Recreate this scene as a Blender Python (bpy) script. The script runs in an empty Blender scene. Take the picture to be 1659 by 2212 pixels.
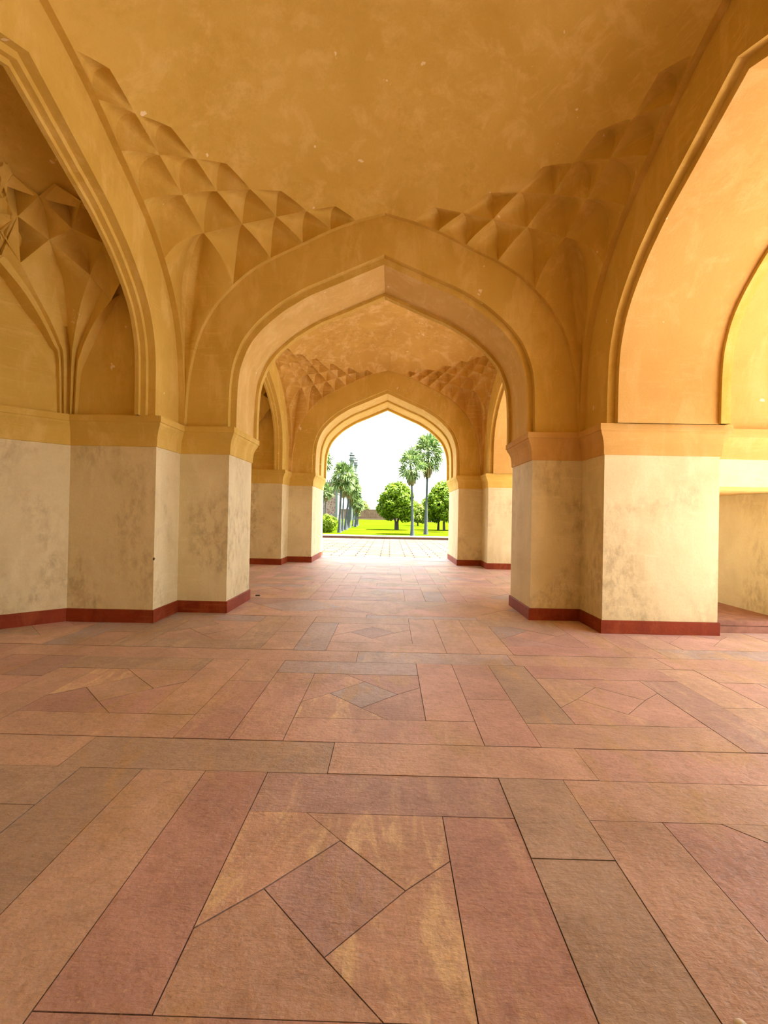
import bpy, bmesh, math, random
from mathutils import Vector, Matrix
C = bpy.context.scene.collection
S = bpy.context.scene
rnd = random.Random(7)

# ------------------------------------------------------------------ helpers
class MB:
    """collects verts / faces, then links them as ONE mesh object"""
    def __init__(s): s.v=[]; s.f=[]; s.m=[]; s.sm=[]; s.c=[]
    def face(s, pts, mat=0, smooth=False, col=None):
        i=len(s.v); s.v.extend([tuple(p) for p in pts]); s.f.append(tuple(range(i,i+len(pts)))); s.m.append(mat); s.sm.append(smooth); s.c.append(col)
    def grid(s, rows, mat=0, smooth=False, flip=False):
        i=len(s.v); n=len(rows[0])
        for r in rows: s.v.extend([tuple(p) for p in r])
        for a in range(len(rows)-1):
            for b in range(n-1):
                q=(i+a*n+b,i+a*n+b+1,i+(a+1)*n+b+1,i+(a+1)*n+b)
                s.f.append(q[::-1] if flip else q); s.m.append(mat); s.sm.append(smooth); s.c.append(None)
    def box(s, x0,x1,y0,y1,z0,z1, mat=0):
        p=[(x0,y0,z0),(x1,y0,z0),(x1,y1,z0),(x0,y1,z0),(x0,y0,z1),(x1,y0,z1),(x1,y1,z1),(x0,y1,z1)]
        for q in ((0,3,2,1),(4,5,6,7),(0,1,5,4),(1,2,6,5),(2,3,7,6),(3,0,4,7)): s.face([p[k] for k in q],mat)
    def lathe(s, prof, cx=0, cy=0, n=16, mat=0, smooth=True):
        rows=[[(cx+r*math.cos(2*math.pi*k/n),cy+r*math.sin(2*math.pi*k/n),z) for k in range(n+1)] for r,z in prof]
        s.grid(rows,mat,smooth)
    def tube(s, pts, rad, n=8, mat=0):
        pts=[Vector(p) for p in pts]; rows=[]
        for i,p in enumerate(pts):
            d=(pts[min(i+1,len(pts)-1)]-pts[max(i-1,0)]).normalized()
            a=d.cross(Vector((0,0,1)) if abs(d.z)<.9 else Vector((1,0,0))).normalized(); b=d.cross(a)
            r=rad[i] if isinstance(rad,(list,tuple)) else rad
            rows.append([p+a*r*math.cos(2*math.pi*k/n)+b*r*math.sin(2*math.pi*k/n) for k in range(n+1)])
        s.grid(rows,mat,True)
        s.face(rows[0][:-1],mat); s.face(rows[-1][:-1],mat)
    def build(s, name, mats, parent=None, weld=False):
        me=bpy.data.meshes.new(name); me.from_pydata(s.v,[],s.f)
        if not isinstance(mats,(list,tuple)): mats=[mats]
        for m in mats: me.materials.append(m)
        me.polygons.foreach_set('material_index',s.m); me.polygons.foreach_set('use_smooth',s.sm)
        if any(c is not None for c in s.c):
            at=me.color_attributes.new('tint','FLOAT_COLOR','CORNER'); k=0
            for p,c in zip(me.polygons,s.c):
                c=c or (1,1,1)
                for _ in range(p.loop_total): at.data[k].color=tuple(c) if len(c)==4 else (*c,0); k+=1
        me.update()
        if weld:
            bm=bmesh.new(); bm.from_mesh(me); bmesh.ops.remove_doubles(bm,verts=bm.verts,dist=1e-4); bm.to_mesh(me); bm.free()
        o=bpy.data.objects.new(name,me); C.objects.link(o)
        if parent: o.parent=parent
        return o
def tag(o,label=None,cat=None,group=None,kind=None):
    if label: o['label']=label
    if cat: o['category']=cat
    if group: o['group']=group
    if kind: o['kind']=kind
    return o
def struct(mb,name,mats,label=None,cat=None,weld=False): return tag(mb.build(name,mats,None,weld),label,cat,kind='structure')
def empty(name,loc,label,cat,group=None):
    o=bpy.data.objects.new(name,None); C.objects.link(o); o.location=loc; return tag(o,label,cat,group)

# ------------------------------------------------------------------ materials
def nt(name):
    m=bpy.data.materials.new(name); m.use_nodes=True; t=m.node_tree; return m,t,t.nodes['Principled BSDF']
def node(t,k,**kw):
    n=t.nodes.new(k)
    for a,b in kw.items():
        if a in n.inputs: n.inputs[a].default_value=b
        else: setattr(n,a,b)
    return n
def noise(t,vec,scale,detail=4,rough=.6,dist=0): 
    n=node(t,'ShaderNodeTexNoise',Scale=scale,Detail=detail,Roughness=rough,Distortion=dist); t.links.new(vec,n.inputs['Vector']); return n.outputs['Fac']
def ramp(t,fac,p0,p1,c0=(0,0,0,1),c1=(1,1,1,1)):
    r=node(t,'ShaderNodeValToRGB'); e=r.color_ramp.elements; e[0].position=p0; e[1].position=p1; e[0].color=c0; e[1].color=c1
    t.links.new(fac,r.inputs[0]); return r.outputs[0]
def mix(t,fac,a,b,mode='MIX'):
    n=node(t,'ShaderNodeMix',data_type='RGBA',blend_type=mode)
    for s,v in ((0,fac),(6,a),(7,b)):
        if hasattr(v,'links'): t.links.new(v,n.inputs[s])
        else: n.inputs[s].default_value=v if s==0 else (*v,1)
    return n.outputs[2]
def mapping(t,scale=(1,1,1)):
    tc=node(t,'ShaderNodeTexCoord'); mp=node(t,'ShaderNodeMapping',Scale=scale); t.links.new(tc.outputs['Object'],mp.inputs[0]); return mp.outputs[0]
def bump(t,b,h,strength,dist=.02):
    n=node(t,'ShaderNodeBump',Strength=strength,Distance=dist); t.links.new(h,n.inputs['Height']); t.links.new(n.outputs[0],b.inputs['Normal'])
def plaster(name,base,dark,light,chip,rough=.85,chip_t=.735,dark_amt=.6,light_amt=.6,bstr=.35,stain=None):
    m,t,b=nt(name); v=mapping(t); vs=mapping(t,(1,1,.35))
    big=noise(t,v,.9,5,.6,.6); med=noise(t,vs,3.2,6,.65,.4); fine=noise(t,v,38,4,.7); sc=noise(t,mapping(t,(1.3,1.3,.8)),7,9,.74,.15); ck=noise(t,v,5.2,3,.5)
    stv=node(t,'ShaderNodeMapping',Scale=(.8,.8,5.5),Rotation=(.5,.25,.4)); t.links.new(v,stv.inputs[0]); strk=noise(t,stv.outputs[0],2.6,6,.72,.8); reg=noise(t,v,.55,3,.5)
    c=mix(t,ramp(t,big,.40,.64,(0,0,0,1),(dark_amt,)*3+(1,)),base,dark)
    c=mix(t,ramp(t,med,.50,.64,(0,0,0,1),(light_amt,)*3+(1,)),c,light)
    sk=node(t,'ShaderNodeMath',operation='MULTIPLY'); t.links.new(ramp(t,strk,.53,.66,(0,0,0,1),(light_amt,)*3+(1,)),sk.inputs[0]); t.links.new(ramp(t,reg,.42,.6),sk.inputs[1])
    c=mix(t,sk.outputs[0],c,light)
    sd=node(t,'ShaderNodeMath',operation='MULTIPLY'); t.links.new(ramp(t,sc,.45,.66,(0,0,0,1),(min(1,dark_amt*1.3),)*3+(1,)),sd.inputs[0]); t.links.new(ramp(t,noise(t,v,.8,3,.5,.5),.46,.60),sd.inputs[1])
    c=mix(t,sd.outputs[0],c,stain or dark)
    c=mix(t,ramp(t,fine,.3,.7,(0,0,0,1),(.25,)*3+(1,)),c,dark)
    c=mix(t,ramp(t,ck,chip_t,chip_t+.015),c,chip)
    t.links.new(c,b.inputs['Base Color']); b.inputs['Roughness'].default_value=rough; b.inputs['Specular IOR Level'].default_value=.25
    h=mix(t,.35,sc,fine); bump(t,b,h,bstr,.02); return m
OCHRE=plaster('ochre_plaster',(.70,.515,.13),(.58,.40,.075),(.78,.60,.20),(.86,.76,.48),dark_amt=.6,light_amt=.8)
OCHRE_W=plaster('weathered_ochre_plaster',(.70,.48,.13),(.52,.32,.07),(.82,.63,.27),(.86,.74,.50),dark_amt=.6,light_amt=.8,chip_t=.72)
OCHRE_L=plaster('ochre_plaster_pale',(.75,.55,.20),(.64,.45,.14),(.84,.68,.32),(.88,.80,.55))
OCHRE_R=plaster('ochre_plaster_dimmed',(.66,.425,.135),(.55,.34,.10),(.74,.52,.21),(.85,.74,.5))  # ochre copy darkened in colour to hold down the light at right
WHITE=plaster('white_limewash',(.79,.735,.48),(.56,.49,.27),(.86,.81,.56),(.80,.72,.52),chip_t=.9,dark_amt=.5,light_amt=.6,bstr=.3,rough=.62,stain=(.33,.26,.13))
RED=plaster('red_oxide_paint',(.29,.045,.009),(.17,.022,.005),(.40,.10,.03),(.6,.3,.2),chip_t=.74,rough=.6)
CREAM=plaster('cream_limewash',(.86,.80,.62),(.68,.60,.42),(.92,.88,.75),(.8,.75,.6),chip_t=.95,dark_amt=.3)
def stone_mat():
    m,t,b=nt('red_sandstone_slabs'); v=mapping(t); st=mapping(t,(1,3.2,1))
    at=node(t,'ShaderNodeAttribute',attribute_name='tint'); c=at.outputs['Color']
    big=noise(t,v,1.6,6,.65,.8); grain=noise(t,v,60,3,.7); chisel=noise(t,st,14,5,.7,.5); sp=noise(t,v,28,2,.5)
    vein=noise(t,mapping(t,(1.0,.32,1)),3.0,7,.7,1.4); vz=node(t,'ShaderNodeMath',operation='MULTIPLY'); t.links.new(ramp(t,vein,.48,.60,(0,0,0,1),(.75,)*3+(1,)),vz.inputs[0]); t.links.new(ramp(t,noise(t,v,.9,2,.5),.46,.56),vz.inputs[1]); c=mix(t,vz.outputs[0],c,(.60,.46,.32))
    st2=noise(t,mapping(t,(1.5,.45,1)),4.2,7,.68,1.1); zz=node(t,'ShaderNodeMath',operation='MULTIPLY'); t.links.new(ramp(t,st2,.49,.62,(0,0,0,1),(.85,.85,.85,1)),zz.inputs[0]); t.links.new(at.outputs['Alpha'],zz.inputs[1]); c=mix(t,zz.outputs[0],c,(.86,.74,.56))
    d=mix(t,1.0,c,ramp(t,big,.25,.75,(.74,.72,.70,1),(1.2,1.18,1.15,1)),'MULTIPLY')
    d=mix(t,1.0,d,ramp(t,grain,.3,.7,(.86,.86,.86,1),(1.12,1.12,1.12,1)),'MULTIPLY')
    vs=node(t,'ShaderNodeTexVoronoi',Scale=26,Randomness=1); t.links.new(v,vs.inputs['Vector']); d=mix(t,ramp(t,vs.outputs['Distance'],.10,.16,(.55,.55,.55,1),(0,0,0,1)),d,(.70,.55,.42)) 
    lump=noise(t,v,17,4,.6)
    d=mix(t,1.0,d,ramp(t,lump,.32,.5,(.88,.87,.86,1),(1.03,1.03,1.03,1)),'MULTIPLY')
    t.links.new(d,b.inputs['Base Color']); b.inputs['Roughness'].default_value=.48; b.inputs['Specular IOR Level'].default_value=.45
    bump(t,b,mix(t,.55,mix(t,.2,chisel,grain),lump),.75,.022); return m
STONE=stone_mat()
def simple(name,col,rough=.8,var=.25,scale=8,metal=0,bstr=0):
    m,t,b=nt(name); v=mapping(t); n=noise(t,v,scale,5,.65)
    c=mix(t,1.0,col,ramp(t,n,.3,.7,(1-var,)*3+(1,),(1+var,)*3+(1,)),'MULTIPLY')
    t.links.new(c,b.inputs['Base Color']); b.inputs['Roughness'].default_value=rough; b.inputs['Metallic'].default_value=metal
    if bstr: bump(t,b,n,bstr)
    return m
JOINT=simple('dark_joint',(.05,.032,.02),.95)
IRON=simple('dark_iron',(.03,.025,.02),.6)
PEB=simple('white_chip',(.8,.78,.72),.7)
def paving_mat(nm='terrace_paving',k=1,w=(1,1,1)):
    m,t,b=nt(nm); v=mapping(t)
    br=node(t,'ShaderNodeTexBrick',Scale=.55); t.links.new(v,br.inputs['Vector'])
    br.inputs['Color1'].default_value=(.075*k*w[0],.058*k*w[1],.045*k*w[2],1); br.inputs['Color2'].default_value=(.095*k*w[0],.083*k*w[1],.068*k*w[2],1); br.inputs['Mortar'].default_value=(.03*k,.018*k,.012*k,1)
    br.inputs['Mortar Size'].default_value=.012; br.offset=.37
    n=noise(t,v,1.3,5,.6); c=mix(t,1.0,br.outputs['Color'],ramp(t,n,.3,.7,(.8,.78,.75,1),(1.15,1.15,1.15,1)),'MULTIPLY')
    t.links.new(c,b.inputs['Base Color']); b.inputs['Roughness'].default_value=1; b.inputs['Specular IOR Level'].default_value=0; return m
PAVE=paving_mat(); PAVE2=paving_mat('side_terrace_bounce_paving',3.1,(.92,1.02,1.22))  # side paving, out of view, made paler to bounce light into the bays
def lawn_mat():
    m,t,b=nt('mown_lawn'); v=mapping(t,(.25,1,1)); n=noise(t,v,.22,6,.65); f=noise(t,mapping(t),6,3,.7)
    c=mix(t,ramp(t,n,.35,.68),(.026,.052,.001),(.056,.074,.003)); c=mix(t,1.0,c,ramp(t,f,.3,.7,(.75,)*3+(1,),(1.2,)*3+(1,)),'MULTIPLY')
    t.links.new(c,b.inputs['Base Color']); b.inputs['Roughness'].default_value=.95; b.inputs['Specular IOR Level'].default_value=.0; return m
LAWN=lawn_mat()
def leaf(name,c0,c1,scale=1.2):
    m,t,b=nt(name); n=noise(t,mapping(t),scale,3,.6); gi=node(t,'ShaderNodeNewGeometry'); c=mix(t,ramp(t,mix(t,.5,n,gi.outputs['Random Per Island']),.3,.75),c0,c1)
    t.links.new(c,b.inputs['Base Color']); b.inputs['Roughness'].default_value=.55; b.inputs['Specular IOR Level'].default_value=.15
    tr=node(t,'ShaderNodeBsdfTranslucent'); t.links.new(c,tr.inputs[0]); ms=node(t,'ShaderNodeMixShader'); ms.inputs[0].default_value=.3
    out=t.nodes['Material Output']; t.links.new(b.outputs[0],ms.inputs[1]); t.links.new(tr.outputs[0],ms.inputs[2]); t.links.new(ms.outputs[0],out.inputs[0]); return m
MANGO=leaf('mango_leaves',(.05,.105,.003),(.155,.235,.006)); MANGO2=leaf('distant_leaves',(.10,.16,.02),(.19,.23,.03))
FROND=leaf('palm_fronds',(.025,.07,.015),(.21,.28,.09),1.6); DEAD=leaf('dead_palm_fronds',(.18,.14,.07),(.28,.22,.11),1.5)
HEDGE=leaf('garden_shrub_leaves',(.09,.16,.004),(.19,.26,.012))
PBARK=simple('grey_palm_bark',(.042,.052,.06),.9,.3,3,bstr=.3); BARK=simple('brown_bark',(.035,.026,.018),.9,.3,4,bstr=.3)
def gate_mat():
    m,t,b=nt('inlaid_red_sandstone'); v=mapping(t)
    vo=node(t,'ShaderNodeTexVoronoi',Scale=.75,feature='DISTANCE_TO_EDGE'); t.links.new(v,vo.inputs['Vector'])
    c=mix(t,ramp(t,vo.outputs['Distance'],.05,.16),(.20,.16,.14),(.14,.075,.075)); t.links.new(c,b.inputs['Base Color']); b.inputs['Roughness'].default_value=.9; return m
GATE=gate_mat(); GRED=simple('red_sandstone_far',(.14,.08,.07),.9,.2,1); GWHITE=simple('white_marble_far',(.085,.11,.11),.7,.1,1); GDARK=simple('recess_shade',(.03,.028,.035),.9)  # GDARK paints the shade of the gateway window recesses as flat colour
WALLR=simple('weathered_red_wall',(.13,.085,.055),.9,.45,.35); PALE=simple('pale_stone',(.30,.27,.22),.85,.12,2)
KERBR=simple('red_kerb_face',(.11,.05,.03),.95,.2,2)

# ------------------------------------------------------------------ dimensions (metres; viewpoint at x=0,y=0, eye 1.5)
CX=-.165; HB=2.985; OP=2.25; ZC0,ZC=2.36,2.755; ZT=7.35
XL,XR=CX-HB,CX+HB; XO=4.33; INS=.085
BAYS=[dict(y0=-6.33,y1=-.23),dict(y0=.90,y1=7.0),dict(y0=8.13,y1=14.54)]
for b in BAYS: b['c']=(b['y0']+b['y1'])/2; b['h']=(b['y1']-b['y0'])/2
JH=2.33
YF=16.85; YB=-7.46
def catmull(P,n=8):
    out=[]
    for i in range(len(P)-1):
        p1=P[i];p2=P[i+1]; p0=P[i-1] if i else tuple(2*a-b for a,b in zip(p1,p2)); p3=P[i+2] if i+2<len(P) else tuple(2*a-b for a,b in zip(p2,p1))
        for k in range(n):
            t=k/n; out.append(tuple(.5*(2*b+(c-a)*t+(2*a-5*b+4*c-d)*t*t+(3*b-a-3*c+d)*t**3) for a,b,c,d in zip(p0,p1,p2,p3)))
    out.append(P[-1]); return out
# opening arch, half width 2.19, spring 2.755 -> apex 5.28 (from spring to apex)
ARCH=catmull([(2.19,2.755),(2.187,3.1),(2.175,3.42),(2.15,3.64),(2.10,3.82),(2.01,4.03),(1.885,4.205),(1.73,4.365),(1.53,4.535),(1.365,4.645),(1.12,4.79),(.8,4.93),(.4,5.105),(0,5.28)],5)
# wall arch (vault edge) from apex to corner
WA=catmull([(0,5.95),(.42,5.83),(.8,5.685),(1.22,5.478),(1.7,5.24),(2.0,5.05),(2.23,4.84),(2.42,4.63),(2.555,4.43),(2.69,4.16),(2.79,3.8),(2.865,3.3),(2.89,2.755)],14)
WQ=[p[0]/2.89 for p in WA]; WZ=[p[1] for p in WA]
import bisect
def aq(q):
    q=min(max(q,0),1); i=min(max(bisect.bisect_right(WQ,q)-1,0),len(WQ)-2); t=(q-WQ[i])/max(WQ[i+1]-WQ[i],1e-9); return WZ[i]+(WZ[i+1]-WZ[i])*t
def ainv(z):
    lo,hi=0,1
    for _ in range(40):
        m=(lo+hi)/2
        if aq(m)>z: lo=m
        else: hi=m
    return lo
def Hs(u,v):
    u,v=min(abs(u),1),min(abs(v),1); q=u*v; m=max(u,v)
    if m<1: e=.55*(1-m**4); q=math.sqrt(q*q+e*e)-e
    return aq(q)+.9*(1-u*u)*(1-v*v)
def offset_curve(c,d):
    full=c+[(-s,z) for s,z in c[-2::-1]]; out=[]
    for i,(s,z) in enumerate(full):
        a=full[max(i-1,0)]; b=full[min(i+1,len(full)-1)]
        e0=Vector((s-a[0],z-a[1])); e1=Vector((b[0]-s,b[1]-z))
        if e0.length<1e-9: e0=e1
        if e1.length<1e-9: e1=e0
        e0.normalize(); e1.normalize(); n0=Vector((e0.y,-e0.x)); n1=Vector((e1.y,-e1.x))
        n=(n0+n1); n=n/max(n.length_squared/2,.3)
        out.append((s+n.x*d,z+n.y*d))
    out[0]=(out[0][0],ZC); out[-1]=(out[-1][0],ZC); return out
# ------------------------------------------------------------------ arched wall (above the capitals)
def arch_wall(mb,o,sd,td,prof,el,er,soffit_mat=0,back=True,front_mat=0):
    o=Vector((*o,0)); sd=Vector((*sd,0)); td=Vector((*td,0))
    P=lambda s,t,z: o+sd*s+td*t+Vector((0,0,z))
    def flat(curve,t):
        for i in range(len(curve)-1):
            (s0,z0),(s1,z1)=curve[i],curve[i+1]
            mb.face([P(s0,t,z0),P(s1,t,z1),P(s1,t,ZT),P(s0,t,ZT)],front_mat)
        s0,s1=curve[0][0],curve[-1][0]
        mb.face([P(er,t,ZC),P(s0,t,ZC),P(s0,t,ZT),P(er,t,ZT)],front_mat); mb.face([P(s1,t,ZC),P(-el,t,ZC),P(-el,t,ZT),P(s1,t,ZT)],front_mat)
    cs=[offset_curve(ARCH,d) for _,d in prof]
    flat(cs[0],prof[0][0])
    for (t0,d0),(t1,d1),c0,c1 in zip(prof,prof[1:],cs,cs[1:]):
        m=soffit_mat if (t1-t0>.3) else 0
        mb.grid([[P(s,t0,z) for s,z in c0],[P(s,t1,z) for s,z in c1]],m,False)
    if back: flat(cs[-1],prof[-1][0])
def profile(T): return [(0,.09),(.1,.09),(.1,0),(T-.12,0),(T-.12,-.05),(T,-.05)]
T=1.13
for nm,y,TT,pr,lab in (('wall_front',7.0,T,None,'ochre plaster cross wall with pointed arch between the two vaulted bays'),
            ('wall_back',-.23,T,None,'ochre plaster cross wall with pointed arch standing behind the viewpoint'),
            ('wall_far',14.54,YF-14.54,'far','ochre plaster end wall with pointed arch opening onto the garden'),
            ('wall_rear',YB,T,None,'ochre plaster rear end wall, pointed arch blocked by added infill against back light')):
    mb=MB(); p=profile(TT) if not pr else [(0,.09),(.1,.09),(.1,.0),(.95,0),(.95,-.05),(1.08,-.05),(1.08,.02),(TT-.15,.02),(TT-.15,-.05),(TT,-.05)]
    if nm in('wall_back',): # its ridge faces forward side too
        arch_wall(mb,(CX,y),(1,0),(0,1),p,4.4,4.4,1)
    else: arch_wall(mb,(CX,y),(1,0),(0,1),p,4.4,4.4,1)
    if nm=='wall_rear': mb.box(CX-2.6,CX+2.6,y+.3,y+.6,0,6)  # unseen infill added across the rear arch to cut light from behind
    struct(mb,nm,[OCHRE,OCHRE_L],lab)
for i,b in enumerate(BAYS):
    bn=('behind the viewpoint','of the near bay','of the far bay')[i]; sx=('_rear','','_far')[i]
    mb=MB(); arch_wall(mb,(XL,b['c']),(0,1),(-1,0),[(0,.09),(.1,.09),(.1,.03),(.17,.03),(.17,-.02),(.22,-.02)],b['h']+.6,b['h']+.6)
    struct(mb,'wall_left'+sx,[OCHRE,OCHRE_L],'ochre plaster left wall %s, pointed arch into a half octagon alcove'%bn)
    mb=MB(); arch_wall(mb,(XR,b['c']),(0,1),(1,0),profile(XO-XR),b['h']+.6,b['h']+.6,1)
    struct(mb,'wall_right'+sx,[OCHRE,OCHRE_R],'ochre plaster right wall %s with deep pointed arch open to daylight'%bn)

# ------------------------------------------------------------------ vaulted ceilings with net pattern in the corners
N0={'A0B0':(1,.145),'A0B1':(1,.272),'A0B2':(1,.414),'A0B3':(1,.577),'A0B4':(1,.765),'A1B0':(.944,.243),'A1B1':(.931,.383),'A1B2':(.912,.529),'A1B3':(.889,.688),'A1B4':(.863,.863),'A1B5':(.765,1),'A2B1':(.847,.49),'A2B2':(.806,.625),'A2B3':(.767,.767),'A2B4':(.688,.889),'A2B5':(.577,1),'A3B2':(.699,.699),'A3B3':(.625,.806),'A3B4':(.529,.912),'A3B5':(.414,1),'A4B3':(.49,.847),'A4B4':(.383,.931),'A4B5':(.272,1),'A5B4':(.243,.944),'A5B5':(.145,1),'A0B5':(1,1)}
ORD=['A0B0','A1B0','A1B1','A2B1','A2B2','A3B2','A3B3','A4B3','A4B4','A5B4','A5B5']
def lattice(n):
    out={}
    for i in range(n+1):
        for j in range(max(i-1,0),n+1):
            if i==n and j<n-1: continue
            x,y=5*i/n,5*j/n; j0=min(int(y+1e-9),4); i0=min(int(x+1e-9),j0,4); fx,fy=x-i0,y-j0
            g=lambda a,c: N0['A%dB%d'%(a,c)]
            a,b2,c,d=g(i0,j0),g(i0+1,j0),g(i0,j0+1),g(i0+1,j0+1)
            p=tuple(a[k]*(1-fx)*(1-fy)+b2[k]*fx*(1-fy)+c[k]*(1-fx)*fy+d[k]*fx*fy for k in (0,1))
            if i==0: p=(1,p[1])
            if j==n: p=(p[0],1)
            out['A%dB%d'%(i,j)]=p
    return out
def lerp2(a,b,t): return (a[0]+(b[0]-a[0])*t,a[1]+(b[1]-a[1])*t)
def vault(mb,b,nn=5):
    N0=lattice(nn); ORD=['A0B0']
    for i in range(nn): ORD+=['A%dB%d'%(i+1,i),'A%dB%d'%(i+1,i+1)]
    ax=HB-INS; ay=b['h']-INS; cy=b['c']
    def pos(u,v,d=0,su=1,sv=1):
        z=Hs(u,v); p=Vector((CX+su*u*ax,cy+sv*v*ay,z))
        if d:
            h=.012; u0,u1,v0,v1=max(u-h,0),min(u+h,1),max(v-h,0),min(v+h,1)
            n=Vector((-su*(Hs(u1,v)-Hs(u0,v))/((u1-u0)*ax),-sv*(Hs(u,v1)-Hs(u,v0))/((v1-v0)*ay),1)).normalized(); p+=n*d
        return p
    def cell(L,Tn,R,B,su,sv,fan=False):
        L,Tn,R,B=(N0[k] for k in (L,Tn,R,B)); n=26 if fan else 9
        eLT=lambda p:lerp2(L,Tn,p); eTR=lambda q:lerp2(Tn,R,q)
        if fan:
            zL=aq(L[1]); zR=aq(R[0])
            eLB=lambda q:(1,max(ainv(zL+(ZC-zL)*q),L[1])) if q<1 else (1,1)
            eBR=lambda p:(max(ainv(ZC+(zR-ZC)*p),R[0]),1) if p>0 else (1,1)
        else: eLB=lambda q:lerp2(L,B,q); eBR=lambda p:lerp2(B,R,p)
        def uv(p,q):
            a=eLT(p);c=eBR(p);d=eLB(q);e=eTR(q)
            return tuple((1-q)*a[k]+q*c[k]+(1-p)*d[k]+p*e[k]-((1-p)*(1-q)*L[k]+p*(1-q)*Tn[k]+p*q*R[k]+(1-p)*q*B[k]) for k in (0,1))
        w=math.dist((L[0]*ax,L[1]*ay,Hs(*L)),(R[0]*ax,R[1]*ay,Hs(*R))); D=(.27 if fan else .27)*w
        def pt(p,q):
            a=abs(p+q-1); bb=abs(p-q); g=max(0,1-bb-a)*(1+bb); u,v=uv(p,q)
            if fan: g*=min(1,2.2*(1-max(u,v)*.999)**.35)
            return pos(min(u,1),min(v,1),D*g,su,sv)
        for half in (0,1):
            i0=len(mb.v); idx={}
            for i in range(n+1):
                for j in range(n+1-i):
                    p,q=i/n,j/n
                    if half: p,q=1-p,1-q
                    idx[i,j]=len(mb.v); mb.v.append(tuple(pt(p,q)))
            for i in range(n):
                for j in range(n-i):
                    mb.f.append((idx[i,j],idx[i+1,j],idx[i,j+1])); mb.m.append(0); mb.sm.append(True); mb.c.append(None)
                    if j<n-i-1: mb.f.append((idx[i+1,j],idx[i+1,j+1],idx[i,j+1])); mb.m.append(0); mb.sm.append(True); mb.c.append(None)
    for su in (1,-1):
        for sv in (1,-1):
            for i in range(nn):
                for j in range(i,nn):
                    cell('A%dB%d'%(i,j),'A%dB%d'%(i+1,j),'A%dB%d'%(i+1,j+1),'A%dB%d'%(i,j+1),su,sv,(i,j)==(0,nn-1))
    # smooth crown, from the centre out to the net
    loop=[]
    for su,sv,rev in ((1,1,0),(-1,1,1),(-1,-1,0),(1,-1,1)):
        pts=[]
        for a,c in zip(ORD,ORD[1:]):
            for k in range(9): x=lerp2(N0[a],N0[c],k/9); pts.append((x[0]*su,x[1]*sv))
        pts.append((N0['A%dB%d'%(nn,nn)][0]*su,sv))
        if rev: pts=pts[::-1]
        loop+=pts
        nxt={(1,1):(-1,1),(-1,1):(-1,-1),(-1,-1):(1,-1),(1,-1):(1,1)}[su,sv]
        e=loop[-1]; f=(e[0]*-1,e[1]) if sv==nxt[1] else (e[0],-e[1])
        for k in range(1,10): loop.append(lerp2(e,f,k/10))
    loop.append(loop[0]); rows=[]
    for k in range(0,33):
        t=(k/32)**.8
        rows.append([Vector((CX+u*t*ax,cy+v*t*ay,Hs(u*t,v*t))) for u,v in loop])
    mb.grid(rows,0,True)
    # edge return between the vault and the wall planes
    qs=[WQ[i] for i in range(0,len(WQ),2)]+[1.0]; full=[-q for q in qs[::-1]]+qs[1:]
    for su in (1,-1):
        mb.grid([[(CX+su*ax,cy+q*ay,aq(abs(q))) for q in full],[(CX+su*(HB+.01),cy+q*ay,aq(abs(q))+.012) for q in full]],0,False)
        mb.grid([[(CX+q*ax,cy+su*ay,aq(abs(q))) for q in full],[(CX+q*ax,cy+su*(b['h']+.01),aq(abs(q))+.012) for q in full]],0,False)
for i,b in enumerate(BAYS):
    mb=MB(); vault(mb,b,(5,5,7)[i])
    struct(mb,'ceiling'+('_rear','','_far')[i],(OCHRE,OCHRE,OCHRE_W)[i],('ochre plaster vault behind the viewpoint','smooth ochre plaster vault of the near bay with faceted net corners','weathered ochre vault of the far bay with faceted net corners')[i])

# ------------------------------------------------------------------ left alcoves (half octagon) upper part
ALC=[('L3',[(-4.94,5.65,4.446),(-4.724,5.866,4.063),(-4.593,5.997,3.84),(-4.491,6.099,3.614),(-4.444,6.146,3.476),(-4.424,6.166,2.755)],0),
('L2',[(-4.693,5.403,4.471),(-4.56,5.70,4.183),(-4.475,5.905,3.91),(-4.41,6.05,3.645),(-4.385,6.12,3.475),(-4.386,6.165,2.755)],0),
('L1v',[(-4.62,5.53,4.47),(-4.53,5.80,4.19),(-4.46,5.98,3.91),(-4.40,6.10,3.66),(-4.38,6.165,3.48),(-4.385,6.215,2.755)],0),
('L1',[(-4.503,5.598,4.45),(-4.466,5.817,4.173),(-4.395,5.98,3.899),(-4.35,6.09,3.658),(-4.335,6.14,3.484),(-4.345,6.19,2.755)],0),
('V',[(-4.161,5.596,4.73),(-4.29,5.93,4.58),(-4.345,6.13,4.18),(-4.345,6.22,3.82),(-4.335,6.25,3.52),(-4.345,6.265,2.755)],0),
('R1',[(-3.876,5.935,4.48),(-4.03,6.02,4.206),(-4.165,6.11,3.862),(-4.215,6.145,3.682),(-4.25,6.175,3.499),(-4.285,6.215,2.755)],0),
('R2',[(-3.75,6.06,4.44),(-4.00,6.19,4.12),(-4.155,6.245,3.82),(-4.215,6.24,3.636),(-4.25,6.255,3.468),(-4.285,6.27,2.755)],0),
('R3',[(-3.70,6.10,4.235),(-3.935,6.15,3.981),(-4.09,6.185,3.72),(-4.15,6.20,3.568),(-4.20,6.215,3.397),(-4.235,6.235,2.755)],0),
('R4',[(-3.652,6.28,4.421),(-3.878,6.28,4.043),(-4.048,6.28,3.685),(-4.123,6.28,3.506),(-4.188,6.28,3.308),(-4.227,6.28,2.755)],0)]
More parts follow.
